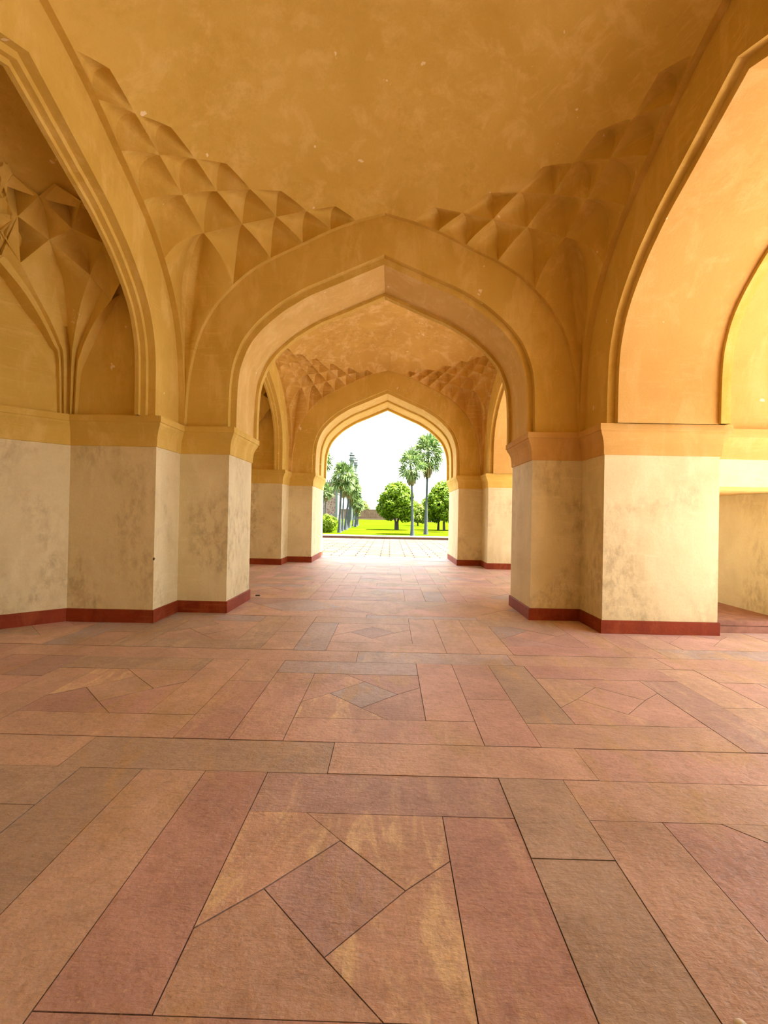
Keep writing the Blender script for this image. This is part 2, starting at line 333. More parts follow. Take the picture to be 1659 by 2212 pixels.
AN=dict(a=(-4.18,5.06,5.14),b=(-4.06,5.29,5.05),c=(-3.85,5.24,5.16),d=(-3.67,5.43,5.09),e=(-3.89,5.60,4.87),f=(-4.34,5.34,4.85),g=(-4.161,5.596,4.73),k=(-3.62,5.77,4.80),l=(-3.876,5.935,4.48),m=(-4.503,5.598,4.45),o=(-3.70,6.10,4.235),p=(-3.652,6.2,4.421),n=(-3.732,6.025,4.413),q=(-4.38,5.13,4.97),s=(-4.62,5.36,4.58),h=(-4.33,5.47,4.76),i=(-3.99,5.66,4.78),j=(-3.81,5.73,4.79),x=(-3.40,5.60,4.98),y=(-3.36,5.92,4.62),w=(-4.72,5.42,4.42),t=(-4.55,5.18,4.80))
def alcove(mb,cy,mirror_parts=True):
    DX,DY=-3.15,3.95
    def xf(p,fold,my):
        x,y,z=p[0]-DX,p[1]-DY,p[2]
        if fold: # mirror across the bisector of the 45 degree wall
            c,s=math.cos(math.radians(135)),math.sin(math.radians(135)); d=x*c+y*s; x,y=2*d*c-x,2*d*s-y; k=min(1,abs(x+y)/1.414/.83)*.14; x-=k; y-=k
        return (XL+x+(DX-XL),cy+(y if my else -y),z)
    for my in (True,False):
        for fold in (False,True):
            X=lambda p: xf(p,fold,my)
            strips=[catmull(s[1],5) for s in ALC]
            for a,c in zip(strips,strips[1:]): mb.grid([[X(p) for p in a],[X(p) for p in c]],0,True)
            ctr=Vector((DX,DY,3.6))
            def cell(top,left,bot,right,D=.24):
                Tn,L,B,R=(Vector(AN[k]) for k in (top,left,bot,right)); n=8
                mid=(Tn+B)/2; nrm=(mid-ctr).normalized()
                for side in (L,R):
                    rows=[]
                    for i in range(n+1):
                        r=[]
                        for j in range(n+1):
                            dg=Tn.lerp(B,j/n); bb=abs(2*j/n-1); q=dg.lerp(side,(i/n)*(1-bb)) if False else None
                            # triangle Tn,B,side as collapsed grid
                            e=Tn.lerp(side,j/n*2) if j<=n/2 else side.lerp(B,(j/n-.5)*2)
                            pnt=dg.lerp(e,i/n); g=(1-i/n)*(1-(2*j/n-1)**2)
                            r.append(X(pnt+nrm*D*g))
                        rows.append(r)
                    mb.grid(rows,0,True)
            cell('a','q','f','b'); cell('c','b','e','d'); cell('b','f','g','e'); cell('f','t','m','g'); cell('e','g','l','k'); cell('d','e','k','x'); cell('k','l','o','y',.06); cell('q','t','s','f',.06); 
            mb.face([X(p) for p in (AN['m'],AN['f'],AN['t'],(-4.62,5.42,4.62),(-4.72,5.52,4.5),(-4.96,5.76,4.40),(-4.94,5.65,4.446),(-4.66,5.50,4.47))])
            mb.face([X(p) for p in (AN['a'],AN['q'],AN['t'],(-4.50,5.26,4.86),(-4.36,5.12,5.05),(-4.2,4.96,5.2))])
    # smooth half dome above the net
    rows=[]
    for i in range(25):
        r=1.66*(i/24)**.8; z=2.755+2.85*math.sqrt(max(0,1-(r/2.6)**2.2))+.05
        rows.append([(DX+XL-DX-.02+(DX-XL)+r*math.cos(a)*1.0,cy+r*math.sin(a),z) for a in [math.radians(92+176*k/48) for k in range(49)]])
    mb.grid(rows,0,True); rows=[]
    for i in range(25):
        r=2.50*(i/24)**.8; z=2.755+2.85*math.sqrt(max(0,1-(r/2.6)**2.2))+.34
        rows.append([(XL-.02+r*math.cos(a),cy+r*math.sin(a),z) for a in [math.radians(92+176*k/48) for k in range(49)]])
    mb.grid(rows,0,True)
for i,b in enumerate(BAYS):
    mb=MB(); alcove(mb,b['c'])
    struct(mb,'ceiling_alcove'+('_rear','','_far')[i],OCHRE,'faceted ochre half dome over the left alcove '+('behind the viewpoint','of the near bay','of the far bay')[i])

# ------------------------------------------------------------------ lower walls, capitals and baseboards swept along the plan outline
def ribbon(mb,pl,z0,z1,mat=0):
    for a,b in zip(pl,pl[1:]): mb.face([(*a,z0),(*b,z0),(*b,z1),(*a,z1)],mat)
def sweep(mb,pl,prof,left=True,mat=0):
    sg=1 if left else -1; n=len(pl); dirs=[(Vector(pl[i+1])-Vector(pl[i])).normalized() for i in range(n-1)]
    nor=[Vector((-d.y,d.x))*sg for d in dirs]; mit=[]
    for i in range(n):
        if i==0: mit.append(nor[0])
        elif i==n-1: mit.append(nor[-1])
        else: s=nor[i-1]+nor[i]; mit.append(s/ (s.length_squared/2))
    for i in range(n-1):
        rows=[]
        for d,z in prof:
            rows.append([(pl[i][0]+mit[i].x*d,pl[i][1]+mit[i].y*d,z),(pl[i+1][0]+mit[i+1].x*d,pl[i+1][1]+mit[i+1].y*d,z)])
        mb.grid(rows,mat,False)
CAP=[(.0,2.355),(.016,2.36),(.018,2.40),(.02,2.46),(.028,2.52),(.045,2.575),(.066,2.615),(.08,2.64),(.084,2.668),(.098,2.672),(.1,2.68),(.1,2.755),(-.35,2.757)]
BASE=[(.0,.0),(.022,0),(.022,.165),(.016,.172),(-.02,.174)]
NAMES={'left':'left','right':'right'}
left=[(-7.0,YB),(CX-OP,YB)]
for i,b in enumerate(BAYS):
    y0,y1,c=b['y0'],b['y1'],b['c']
    left+=[(CX-OP,y0),(XL,y0),(XL,c-JH),(-4.31,c-JH),(-5.62,c-JH+1.31),(-5.62,c+JH-1.31),(-4.31,c+JH),(XL,c+JH),(XL,y1),(CX-OP,y1)]
left+=[(CX-OP,YF),(-7.0,YF),(-7.0,YB)]
def shell(pl,isleft,side,lab):
    mb=MB(); ribbon(mb,pl,0,ZC-.002); struct(mb,'wall_lower_'+side,WHITE,'limewashed lower wall and piers '+lab)
    mb=MB(); sweep(mb,pl,CAP,isleft); struct(mb,'trim_'+side,OCHRE,'ochre moulded capital band '+lab)
    mb=MB(); sweep(mb,pl,BASE,isleft); struct(mb,'baseboard_'+side,RED,'red painted skirting '+lab)
shell(left,False,'left','along the left side')
mb=MB(); 
for b in BAYS: c=b['c']; ribbon(mb,[(XL-.01,c-JH),(-4.31,c-JH),(-5.62,c-JH+1.31),(-5.62,c+JH-1.31),(-4.31,c+JH),(XL-.01,c+JH)],ZC,ZT)   # upper faces of the alcoves behind the vault facets
struct(mb,'wall_alcove_upper',OCHRE,'ochre upper faces of the left alcoves')
# right piers, one outline per cross wall
def pier(y0,y1,clo,chi): # clo: centre of bay in front (nearer), chi: bay beyond
    lo=[] ; 
    pl=[]
    if clo is not None: pl+=[(XO+2.27,clo+JH+.24),(XO+.15,clo+JH+.24),(XO,clo+JH+.24),(XO,clo+JH),(XR,clo+JH),(XR,y0)]
    else: pl+=[(7.3,y0)]
    pl+=[(CX+OP,y0),(CX+OP,y1)]
    if chi is not None: pl+=[(XR,y1),(XR,chi-JH),(XO,chi-JH),(XO,chi-JH-.24),(XO+.15,chi-JH-.24),(XO+2.27,chi-JH-.24)]
    else: pl+=[(7.3,y1)]
    return pl
piers=[pier(YB,-6.33,None,BAYS[0]['c']),pier(-.23,.90,BAYS[0]['c'],BAYS[1]['c']),pier(7.0,8.13,BAYS[1]['c'],BAYS[2]['c']),pier(14.54,YF,BAYS[2]['c'],None)]
DY0,DY1=BAYS[1]['c']+JH+.24,BAYS[2]['c']-JH-.24   # doorway passage through the middle pier
X0,X1,ZD,ZS=4.48,5.48,1.98,.16
for pl,sd,lab in ((piers[0],'right_rear','of the rear right pier'),(piers[1],'right_back','of the right pier behind the viewpoint'),(piers[3],'right_far','of the far right pier')): shell(pl,True,sd,lab)
pl=piers[2]
mb=MB(); ribbon(mb,[p for p in pl if p[0]<=X0 and p[0]<5][0:],0,ZC-.002)
for y in (DY0,DY1):
    for a,c,z0,z1 in ((XO,X0,0,ZC),(X0,X1,ZD,ZC),(X1,6.6,0,ZC)): mb.face([(a,y,z0),(c,y,z0),(c,y,z1),(a,y,z1)])
mb.face([(X0,DY0,0),(X0,DY1,0),(X0,DY1,ZD),(X0,DY0,ZD)]); mb.face([(X1,DY0,0),(X1,DY1,0),(X1,DY1,ZD),(X1,DY0,ZD)]); 
struct(mb,'wall_lower_right',WHITE,'limewashed lower wall and pier at right with a low doorway beside it')
mb=MB(); mb.box(X0,X1,DY0+.001,DY1-.001,ZD-.05,ZD+.02); struct(mb,'trim_lintel',OCHRE_L,'stone lintel soffit over the low doorway')
mb=MB(); sweep(mb,pl,CAP,True); struct(mb,'trim_right',OCHRE_R,'ochre moulded capital band of the near right pier')
mb=MB(); sweep(mb,[(X0-.01,DY0)]+pl[2:-2]+[(X0-.01,DY1)],BASE,True); struct(mb,'baseboard_right',RED,'red painted skirting of the near right pier')
# stepped sandstone sill of the doorway
mb=MB(); mb.box(X0-.13,6.6,DY0-.07,DY0+.3,0,.085,0); mb.box(X0,X1,DY0-.03,DY1+.03,.09,ZS,0)
struct(mb,'trim_threshold',simple('red_stone_step',(.30,.15,.105),.85,.3,6,bstr=.4),'worn red sandstone doorway step')
# portico side walls above capital, raised blind arch lines, portico vaults
for i,b in enumerate(BAYS):
    mb=MB(); c=b['c']; k=2.57/2.19
    cur=[(s*k,ZC+(z-ZC)*k) for s,z in ARCH]; cur=cur+[(-s,z) for s,z in cur[-2::-1]]
    mb.grid([[(XO,c+s,z) for s,z in cur],[(6.62,c+s,z) for s,z in cur]],0,False)
    for sg in (1,-1):
        y=c+sg*(2.555); pts=catmull([(4.50,2.76),(4.50,3.5),(4.54,3.72),(4.68,3.88),(5.0,4.03),(5.16,4.1),(5.32,4.03),(5.64,3.88),(5.78,3.72),(5.82,3.5),(5.82,2.76)],4)
        mb.tube([(x,y+sg*.008,z) for x,z in pts],.016,6)
        mb.face([(4.33,y+sg*.01,2.755),(6.6,y+sg*.01,2.755),(6.6,y+sg*.01,4.4),(4.33,y+sg*.01,4.4)])
    struct(mb,'ceiling_portico'+('_rear','','_far')[i],OCHRE_R,'darkened ochre portico vault with raised blind arch, right side '+('rear','near','far')[i])
mb=MB(); mb.box(-7.2,7.5,YB-.2,YF+.0,ZT-.05,8.2); struct(mb,'roof_slab',OCHRE)
mb=MB(); mb.box(6.6,8.0,YB-.2,YF+.2,6.2,6.35); struct(mb,'trim_sunblock_eave',GRED)  # unseen eave added to block the sun from the right-hand arches

# ------------------------------------------------------------------ floor: sandstone slabs in framed pinwheel panels
PAL=dict(pink=(0.631, 0.454, 0.46),rose=(0.602, 0.422, 0.44),sand=(0.644, 0.491, 0.46),olive=(0.534, 0.454, 0.429),plum=(0.529, 0.402, 0.44),cream=(.63,.465,.43),buff=(0.624, 0.491, 0.451),slate=(0.522, 0.476, 0.548))
PK=['pink','pink','rose','sand','sand','buff','olive','plum','rose','slate']
fl=MB()
def tint(n=None,r=rnd):
    c=PAL[n or r.choice(PK)]; k=r.uniform(.92,1.08); return tuple(x*k for x in c)+(1.0 if n=='cream' else (.35 if r.random()<.15 else 0),)
def slab(poly,n=None,z=None,gap=.0022):
    pl=[Vector(p) for p in poly]; area=sum(a.x*b.y-b.x*a.y for a,b in zip(pl,pl[1:]+pl[:1]))
    if area<0: pl=pl[::-1]
    out=[]; m=len(pl)
    for i in range(m):
        d0=(pl[i]-pl[i-1]).normalized(); d1=(pl[(i+1)%m]-pl[i]).normalized(); n0=Vector((-d0.y,d0.x)); n1=Vector((-d1.y,d1.x)); s=n0+n1
        out.append(pl[i]+s/max(s.length_squared/2,.35)*gap)
    z=rnd.uniform(-.0015,.0015) if z is None else z; c=tint(n)
    fl.face([(p.x,p.y,z) for p in out],0,False,c)
    for a,b in zip(out,out[1:]+out[:1]): fl.face([(a.x,a.y,z),(a.x,a.y,z-.011),(b.x,b.y,z-.011),(b.x,b.y,z)],0,False,tuple(x*.6 for x in c[:3]))
def rect(x0,x1,y0,y1,n=None): 
    if x1-x0>.02 and y1-y0>.02: slab([(x0,y0),(x1,y0),(x1,y1),(x0,y1)],n)
W=.36; PX=2.06; PW=.97
def panel(px,py,cols=None,skip=None):
    h=PW/2; i=.29; c=cols or {}
    # pinwheel: centre diamond and four wedge slabs
    e=.2
    dia=[(px-.28,py),(px,py-.285),(px+.285,py+.01),(px-.005,py+.29)]
    tl=(px-.195,py+h); rt=(px+h,py+.18); br=(px+.205,py-h); lf=(px-h,py-.19)
    A=dict(tl=(px-h,py+h),tr=(px+h,py+h),br=(px+h,py-h),bl=(px-h,py-h))
    slab(dia,c.get('d'))
    slab([lf,dia[0],dia[3],tl,A['tl']],c.get('tl')); slab([tl,dia[3],dia[2],rt,A['tr']],c.get('tr'))
    slab([rt,dia[2],dia[1],br,A['br']],c.get('br')); slab([br,dia[1],dia[0],lf,A['bl']],c.get('bl'))
def frame(px,py,mode,c=None):
    h=PW/2; x0,x1,y0,y1=px-h,px+h,py-h,py+h; c=c or {}
    if mode:
        rect(x0,x1+W,y1,y1+W,c.get('t')); rect(x1,x1+W,y0-W,y1,c.get('r')); rect(x0-W,x1,y0-W,y0,c.get('b')); rect(x0-W,x0,y0,y1+W,c.get('l'))
    else:
        rect(x0-W,x1,y1,y1+W,c.get('t')); rect(x1,x1+W,y0,y1+W,c.get('r')); rect(x0,x1+W,y0-W,y0,c.get('b')); rect(x0-W,x0,y0-W,y1,c.get('l'))
def field(ys,xs,ybase,xlo,xhi,ylo,yhi,special):
    for iy,py in enumerate(ys):
        for px in xs:
            key=(round(px,2),round(py,2)); sp=special.get(key,{})
            panel(px,py,sp.get('p')); frame(px,py,sp.get('m',(iy+int(round((px+.195)/PX)))%2==0),sp.get('f'))
            # band to the right of this frame
            bx0=px+PW/2+W; bx1=px+PX-PW/2-W; by0=py-PW/2-W; by1=py+PW/2+W; k=sp.get('split',by0+(by1-by0)*rnd.uniform(.35,.65))
            rect(bx0,bx1,by0,k,sp.get('b0')); rect(bx0,bx1,k,by1,sp.get('b1'))
        # transverse band beyond this row
        yb0=py+PW/2+W; yb1=py+PX+.005-PW/2-W; x=xs[0]-PX/2
        cuts=special.get('cuts%d'%iy)
        if not cuts:
            cuts=[(x,None)]
            while x<xs[-1]+PX/2+.4: x+=rnd.uniform(1.1,1.9); cuts.append((x,None))
        for (a,n),(b2,_) in zip(cuts,cuts[1:]): rect(a,b2,yb0,yb1,n)
xs=[-.195+PX*i for i in range(-3,4)]
SPC={(-.2,1.89):dict(m=True,p=dict(d='plum',tl='cream',tr='cream',br='cream',bl='sand'),f=dict(t='plum',r='rose',b='rose',l='rose'),b0='olive',b1='olive',split=2.10),
 (-.2,3.96):dict(m=False,p=dict(d='slate',tl='pink',tr='rose',br='pink',bl='cream'),f=dict(t='slate',r='pink',b='pink',l='pink'),b0='pink',b1='pink',split=3.9),
 (-.2,6.03):dict(m=False,p=dict(d='plum',tl='sand',tr='sand',br='sand',bl='sand'),f=dict(t='buff',r='sand',b='sand',l='slate'),b0='sand',b1='sand'),
 (1.87,3.96):dict(m=True,p=dict(d='sand',tl='pink',tr='pink',br='pink',bl='rose'),f=dict(r='slate',b='pink'),b0='slate',b1='slate'),
 (1.87,1.89):dict(m=False,p=dict(tl='pink',d='pink',bl='rose'),f=dict(t='rose',l='rose')),
 (-2.25,1.89):dict(m=False,split=1.1,p=dict(tl='olive',tr='olive',d='olive',bl='olive',br='buff'),f=dict(t='olive',r='olive',l='olive'),b0='buff',b1='buff'),(-2.25,3.96):dict(m=False,p=dict(tl='cream',d='buff'),f=dict(r='sand')),
 'cuts1':[(-6.5,None),(-4.4,None),(-3.0,'buff'),(-1.91,'olive'),(-.335,'sand'),(1.23,'pink'),(3.2,'rose'),(5.2,None),(7.4,None)],
 'cuts2':[(-6.5,None),(-4.0,None),(-2.4,'sand'),(-.32,'slate'),(1.3,'sand'),(2.9,'pink'),(4.6,None),(7.4,None)]}
ysn=[1.89-PX*1.005+.0,1.89,3.96,6.03]
ysn=[-.18,1.89,3.96,6.03]
field(ysn[1:],xs,0,-6,7,0,7,{**SPC,'cuts0':SPC['cuts1'],'cuts1':SPC['cuts2']})
field([-.18-PX*i for i in range(3,-1,-1)],xs,0,-6,7,-8,1,{})
# passages between the bays: rotated squares
def diamonds(ylo,yhi,xlo,xhi,first):
    h=(yhi-ylo)/2; m=(ylo+yhi)/2; wdt=1.32; x=xlo
    while x<xhi:
        slab([(x,m),(x+wdt/2,ylo),(x+wdt,m),(x+wdt/2,yhi)],rnd.choice(['slate','sand','slate','pink']))
        slab([(x,m),(x+wdt/2,yhi),(x-wdt/2,yhi)]); slab([(x,m),(x+wdt/2,ylo),(x-wdt/2,ylo)])
        x+=wdt
diamonds(7.06+.0,8.28,-3.4,2.6,0)
field([8.28+.36+.485+PX*i for i in range(3)],xs,0,-6,7,8,15,{})
diamonds(8.28+PX*3+.0,8.28+PX*3+1.25,-3.4,2.6,0)
for y in (15.75,16.3): 
    x=-3
    while x<3: w=rnd.uniform(.7,1.3); rect(x,x+w,y,y+.52); x+=w
struct(fl,'floor',STONE,'pink and buff sandstone slab floor in framed pinwheel panels')
mb=MB(); mb.box(-7.2,7.5,YB-.3,YF+.05,-.3,-.011); struct(mb,'floor_bed',JOINT)
# ------------------------------------------------------------------ outside terrace, kerb and lawn
mb=MB()
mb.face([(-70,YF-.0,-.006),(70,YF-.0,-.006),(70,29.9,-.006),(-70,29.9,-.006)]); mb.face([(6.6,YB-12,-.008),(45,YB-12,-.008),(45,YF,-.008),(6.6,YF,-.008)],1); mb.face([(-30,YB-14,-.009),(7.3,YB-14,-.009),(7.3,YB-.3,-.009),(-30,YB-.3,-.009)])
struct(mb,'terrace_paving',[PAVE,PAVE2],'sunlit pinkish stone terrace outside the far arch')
mb=MB(); mb.box(-70,70,29.9,31.0,-1.5,.12,0); mb.box(-70,70,29.86,31.1,.12,.165,1)
struct(mb,'terrace_kerb',[KERBR,PALE],'low pale capped kerb between the terrace and the lawn')
mb=MB(); mb.face([(-500,31,-1.5),(500,31,-1.5),(500,900,-1.5),(-500,900,-1.5)]); struct(mb,'lawn',LAWN,'green garden lawn beyond the terrace kerb')
mb=MB(); mb.face([(-500,-500,-1.6),(500,-500,-1.6),(500,31,-1.6),(-500,31,-1.6)]); struct(mb,'ground',LAWN)

# ------------------------------------------------------------------ palms
def palm(loc,h_skirt,crown,R,tr,label,group,n=40,seed=1,skirt=True,skr=None):
    r=random.Random(seed); root=empty('fan_palm',loc,label,'palm tree',group)
    mb=MB(); cx,cy=crown[0]-loc[0],crown[1]-loc[1]; cz=crown[2]-loc[2]; pts=[]; rad=[]
    for k in range(13):
        t=k/12; pts.append((cx*t*t,cy*t*t,cz*t)); rad.append(tr*(1.35-.55*min(t*3,1)) if t<.33 else tr*(.8-.12*t))
    rad[0]=tr*1.6; mb.tube(pts,rad,10); mb.build('trunk',PBARK,root)
    mb=MB(); cc=Vector((cx,cy,cz))
    for i in range(int(n*1.0)):
        n0=int(n*1.0); t=(i+.5)/n0; el=math.radians(87-142*t**.9+r.uniform(-8,8)); az=i*2.39996+r.uniform(-.25,.25)
        d=Vector((.85*math.cos(el)*math.cos(az),.85*math.cos(el)*math.sin(az),math.sin(el)*1.05)); dn=d.normalized(); side=dn.cross(Vector((0,0,1))).normalized(); up=side.cross(dn)
        pl=R*r.uniform(.40,.54); br=R*r.uniform(.50,.66); a=cc; j=a+d*pl+Vector((0,0,-R*.06))
        w=R*.012
        mb.face([a-side*w,a+side*w,j+side*w,j-side*w]); mb.face([a-up*w,a+up*w,j+up*w,j-up*w])
        ns=19; droop=r.uniform(.10,.32)
        roll=r.uniform(-.9,.9); sd=side*math.cos(roll)+up*math.sin(roll); un=up*math.cos(roll)-side*math.sin(roll)
        for s in range(ns):
            th=math.radians(-118+236*s/(ns-1)); dd=(d*math.cos(th)+sd*math.sin(th)); L=br*(1-.16*abs(th)/2)*r.uniform(.82,1.12)
            pd=(sd*math.cos(th)-d*math.sin(th)); hw=br*.062
            m1=j+dd*L*.6+un*(L*.07*(1 if s%2 else -1)); tip=j+dd*L+Vector((0,0,-L*droop*r.uniform(.6,1.4)))
            mb.face([j,m1-pd*hw,tip,m1+pd*hw])
    mb.build('crown',FROND,root)
    if skirt:
        mb=MB(); zs=h_skirt-loc[2]; sk=skr or R*.34; hh=sk*2.2
        at=lambda z: Vector((cx*(z/cz)**2,cy*(z/cz)**2,z))
        for i in range(110):
            az=r.uniform(0,6.283); out=Vector((math.cos(az),math.sin(az),0)); pz=Vector((-math.sin(az),math.cos(az),0)); k=r.uniform(.55,1.0)
            z0=zs+hh*r.uniform(.75,1.05); z2=zs+hh*r.uniform(-.08,.30)
            top=at(z0)+out*sk*.15; mid=at(zs+hh*.60)+out*sk*k*.85; low=at(z2)+out*sk*k*r.uniform(.5,.85)
            w=sk*r.uniform(.10,.18); mb.face([top,mid-pz*w,low-pz*w*.4,low+pz*w*.4,mid+pz*w])
        mb.build('dead_frond_skirt',DEAD,root)
    return root
GL='palms in the row left of the lawn'; GR='palms right of the round tree'
palm((5.8,76.5,-1.5),7.7,(5.95,76.5,11.8),3.75,0.25,'tallest fan palm right of centre, hanging brown skirt under its crown',GR,30,3,skr=1.15)
palm((3.33,70.5,-1.5),6.1,(2.9,70.5,9.2),2.9,0.23,'shorter fan palm left of the tallest palm, round brown skirt',GR,25,5,skr=1)
palm((12.7,90,-1.5),8.2,(12.7,90,10.8),2.9,0.24,'fan palm mostly hidden behind the right jamb of the far arch',GR,24,8,skr=0.9)
palm((-8.25,77,-1.5),5.6,(-7.95,77,7.9),2.75,0.24,'nearest fan palm of the left row, thick grey trunk and full crown',GL,36,11,skr=0.8)
palm((-10.75,72,-1.5),7,(-10.65,72,9.8),2.5,0.24,'fan palm crown cut off by the left jamb of the far arch',GL,28,12,skr=0.8)
palm((-8.5,84.5,-1.5),4.5,(-8.3,84.5,7),2.3,0.2,'second fan palm of the left row, thin trunk close behind the nearest',GL,30,13,skr=0.7)
palm((-8.6,91.5,-1.5),4.6,(-7.6,91.5,7.2),2.6,0.27,'third fan palm of the left row, leaning slightly right',GL,32,14,skr=0.8)
palm((-9,99,-1.5),4,(-7.6,99,6.7),2.4,0.2,'fourth fan palm of the left row, crown overlapping the third',GL,30,15,skr=0.7)
palm((-9.2,106.5,-1.5),3.5,(-8.6,106.5,5.9),2.3,0.26,'fifth fan palm of the left row, half hidden by nearer trunks',GL,30,16,skr=0.7)
palm((-9.45,120.5,-1.5),3,(-9.2,120.5,5.2),2.1,0.22,'slim sixth fan palm of the left row, dark trunk',GL,28,17,skr=0.6)
palm((-8.35,114,-1.5),2.1,(-7.95,114,4.5),2.3,0.27,'seventh fan palm of the left row, low full crown at its end',GL,32,18,skr=0.7)
palm((-8.8,128,-1.5),1.9,(-8.6,128,4.1),2.1,0.26,'farthest fan palm of the left row, small low crown',GL,28,19,skr=0.6)
palm((-18.3,132,-1.5),5,(-18,132,7.8),2.8,0.2,'small fan palm with thin trunk before the red gateway',None,30,20,skr=0.7)

# ------------------------------------------------------------------ leafy trees
def leafy(name,loc,blobs,trunks,leafmat,label,cat,group=None,n=5200,ls=.34,seed=1,barkmat=None,part='crown'):
    r=random.Random(seed); root=empty(name,loc,label,cat,group)
    for k,(tp,rad) in enumerate(trunks):
        mb=MB(); mb.tube(tp,rad,8); mb.build('trunk',barkmat or BARK,root)
    mb=MB(); tot=sum(b[3]**2 for b in blobs)
    for bx,by,bz,br,sq in blobs:
        # leaf clumps over a blob surface
        for i in range(int(n*br*br/tot)):
            z=r.uniform(-1,1); a=r.uniform(0,6.283); q=math.sqrt(1-z*z); d=Vector((q*math.cos(a),q*math.sin(a),z)); rr=br*(r.uniform(.72,1.06)+.10*math.sin(a*5+bz)*math.sin(z*7+bx))
            p=Vector((bx,by,bz))+Vector((d.x*rr,d.y*rr,d.z*rr*sq)); t=(d+Vector((r.uniform(-1,1),r.uniform(-1,1),r.uniform(-.2,1.0)))*.75).normalized()
            u=t.cross(Vector((0,0,1))).normalized(); w=t.cross(u); s=ls*r.uniform(.7,1.3); an=r.uniform(0,3.14); uu=u*math.cos(an)+w*math.sin(an); ww=w*math.cos(an)-u*math.sin(an)
            mb.face([p-uu*s,p-ww*s*.45+t*s*.12,p+uu*s,p+ww*s*.45+t*s*.12])
    mb.build(part,leafmat,root); return root
GT='round leafy trees on the lawn'
def crown(R,h0,h1,seed,k=16,top=.55):
    r=random.Random(seed); bl=[(0,0,(h0+h1)/2,R*.72,(h1-h0)/2/(R*.72)*.9)]
    for i in range(k):
        a=i*2.4; t=(i+.5)/k; z=h0+(h1-h0)*(.12+.78*t); w=R*math.sin(math.pi*min(1,.22+.74*t))**.8*.66*(1-.25*max(0,t-top)); bl.append((w*math.cos(a),w*math.sin(a),z,R*r.uniform(.30,.42),.85))
    return bl
leafy('mango_tree',(1.35,98,-1.5),crown(4.1,2.0,9.9,2,20),[([(-.15,0,0),(-.2,0,1.6),(-.9,0,4)],[.3,.22,.1]),([(.2,0,0),(.2,.1,1.6),(.8,0,4.2)],[.3,.22,.1])],MANGO,'large rounded dense green tree in the middle of the lawn','tree',GT,9000,.34,2)
leafy('mango_tree',(11.3,101,-1.5),crown(4.3,1.6,10.3,5,20),[([(-.8,2,0),(-.75,2,2),(-.6,1,4)],[.28,.2,.1]),([(.15,-1,0),(.05,-1,2),(-.2,0,4)],[.3,.22,.1])],MANGO,'bright green tree with two trunks beside the right jamb','tree',GT,9000,.34,5)
leafy('garden_tree',(8.2,140,-1.5),crown(3.0,.8,6.6,9,12),[([(0,0,0),(0,0,2.6)],[.25,.15])],MANGO2,'smaller tree between the two right palm trunks','tree',None,2600,.4,9)
leafy('sapling',(-13.2,185,-1.5),crown(1.8,2.2,6.0,21,7),[([(0,0,0),(.1,0,3.4)],[.14,.08])],MANGO2,'thin sapling with sparse crown before the red garden wall','tree',None,260,.5,21)
for i,(x,y,R,h,s,lb) in enumerate([(-21,326,8,13,31,'low green treetop above the red wall, nearest the palm row'),(-3,345,8,15,32,'distant treetop behind the left edge of the round tree'),(14,326,7.5,14,33,'distant treetop between the round tree and short palm'),(27,350,8,16,34,'pale distant tree left of the tallest palm trunk'),(41,326,8,16,35,'distant tree behind the two-trunked tree'),(56,345,8,17,36,'distant tree behind the right jamb edge')]):
    leafy('distant_tree',(x,y,-1.5),crown(R,2,h,s,10),[([(0,0,0),(0,0,5)],[.5,.3])],MANGO2,lb,'tree','trees along the far garden wall',1800,.9,s)
# shrubs at the left edge of the lawn
for i,(x,y,R,h,lb) in enumerate([(-10.55,76.2,1.1,2.0,'leafy shrub at the left jamb of the far arch'),(-10.1,79.0,1.15,2.3,'taller leafy shrub just left of the nearest palm trunk'),(-12.6,82,1.6,2.4,'shrub behind the shrub at the left jamb'),(-11.3,86.5,1.6,2.8,'rounded shrub farther back beside the palm row'),(-12.6,92,2.0,2.6,'farthest shrub of the bed, under the red gateway')]):
    r=random.Random(60+i); bl=[(0,0,h*.5,R*.8,h*.5/(R*.8))]+[(r.uniform(-.7,.7)*R,r.uniform(-.5,.5)*R,h*r.uniform(.35,.85),R*r.uniform(.35,.5),.9) for _ in range(9)]
    leafy('garden_shrub',(x,y,-1.5),bl,[([(0,0,0),(0,0,h*.6)],[.07,.04])],HEDGE,lb,'shrub','shrubs in the left bed',1900,.2,70+i)

# ------------------------------------------------------------------ gateway, minarets, garden wall, pavilion
root=empty('gateway_building',(-32,220,-1.5),'red sandstone gateway building with pale inlay at left of the garden','building')
mb=MB(); x0,x1=-16,7.2; mb.box(x0,x1,0,16,.0,18,0); mb.box(x0-.1,x1+.1,-.15,16,2.6,3.0,1); mb.box(x0,x1+.1,-.12,16,12.4,12.8,1); mb.box(x1-.9,x1+.15,-.2,.3,0,18,1); mb.box(x0,x1+.2,-.25,16.2,17.4,18.0,1)
mb.build('facade',[GATE,GWHITE],root)
mb=MB()
for k in range(26): 
    x=x0+.4+k*.9
    if x<x1-.3: mb.face([(x-.28,-.1,18),(x+.28,-.1,18),(x+.28,-.1,18.7),(x,-.1,19.2),(x-.28,-.1,18.7)]); mb.face([(x-.28,.25,18),(x-.28,.25,18.7),(x,.25,19.2),(x+.28,.25,18.7),(x+.28,.25,18)]); mb.face([(x-.28,-.1,18.7),(x,-.1,19.2),(x,.25,19.2),(x-.28,.25,18.7)]); mb.face([(x,-.1,19.2),(x+.28,-.1,18.7),(x+.28,.25,18.7),(x,.25,19.2)])
mb.build('battlements',GRED,root)
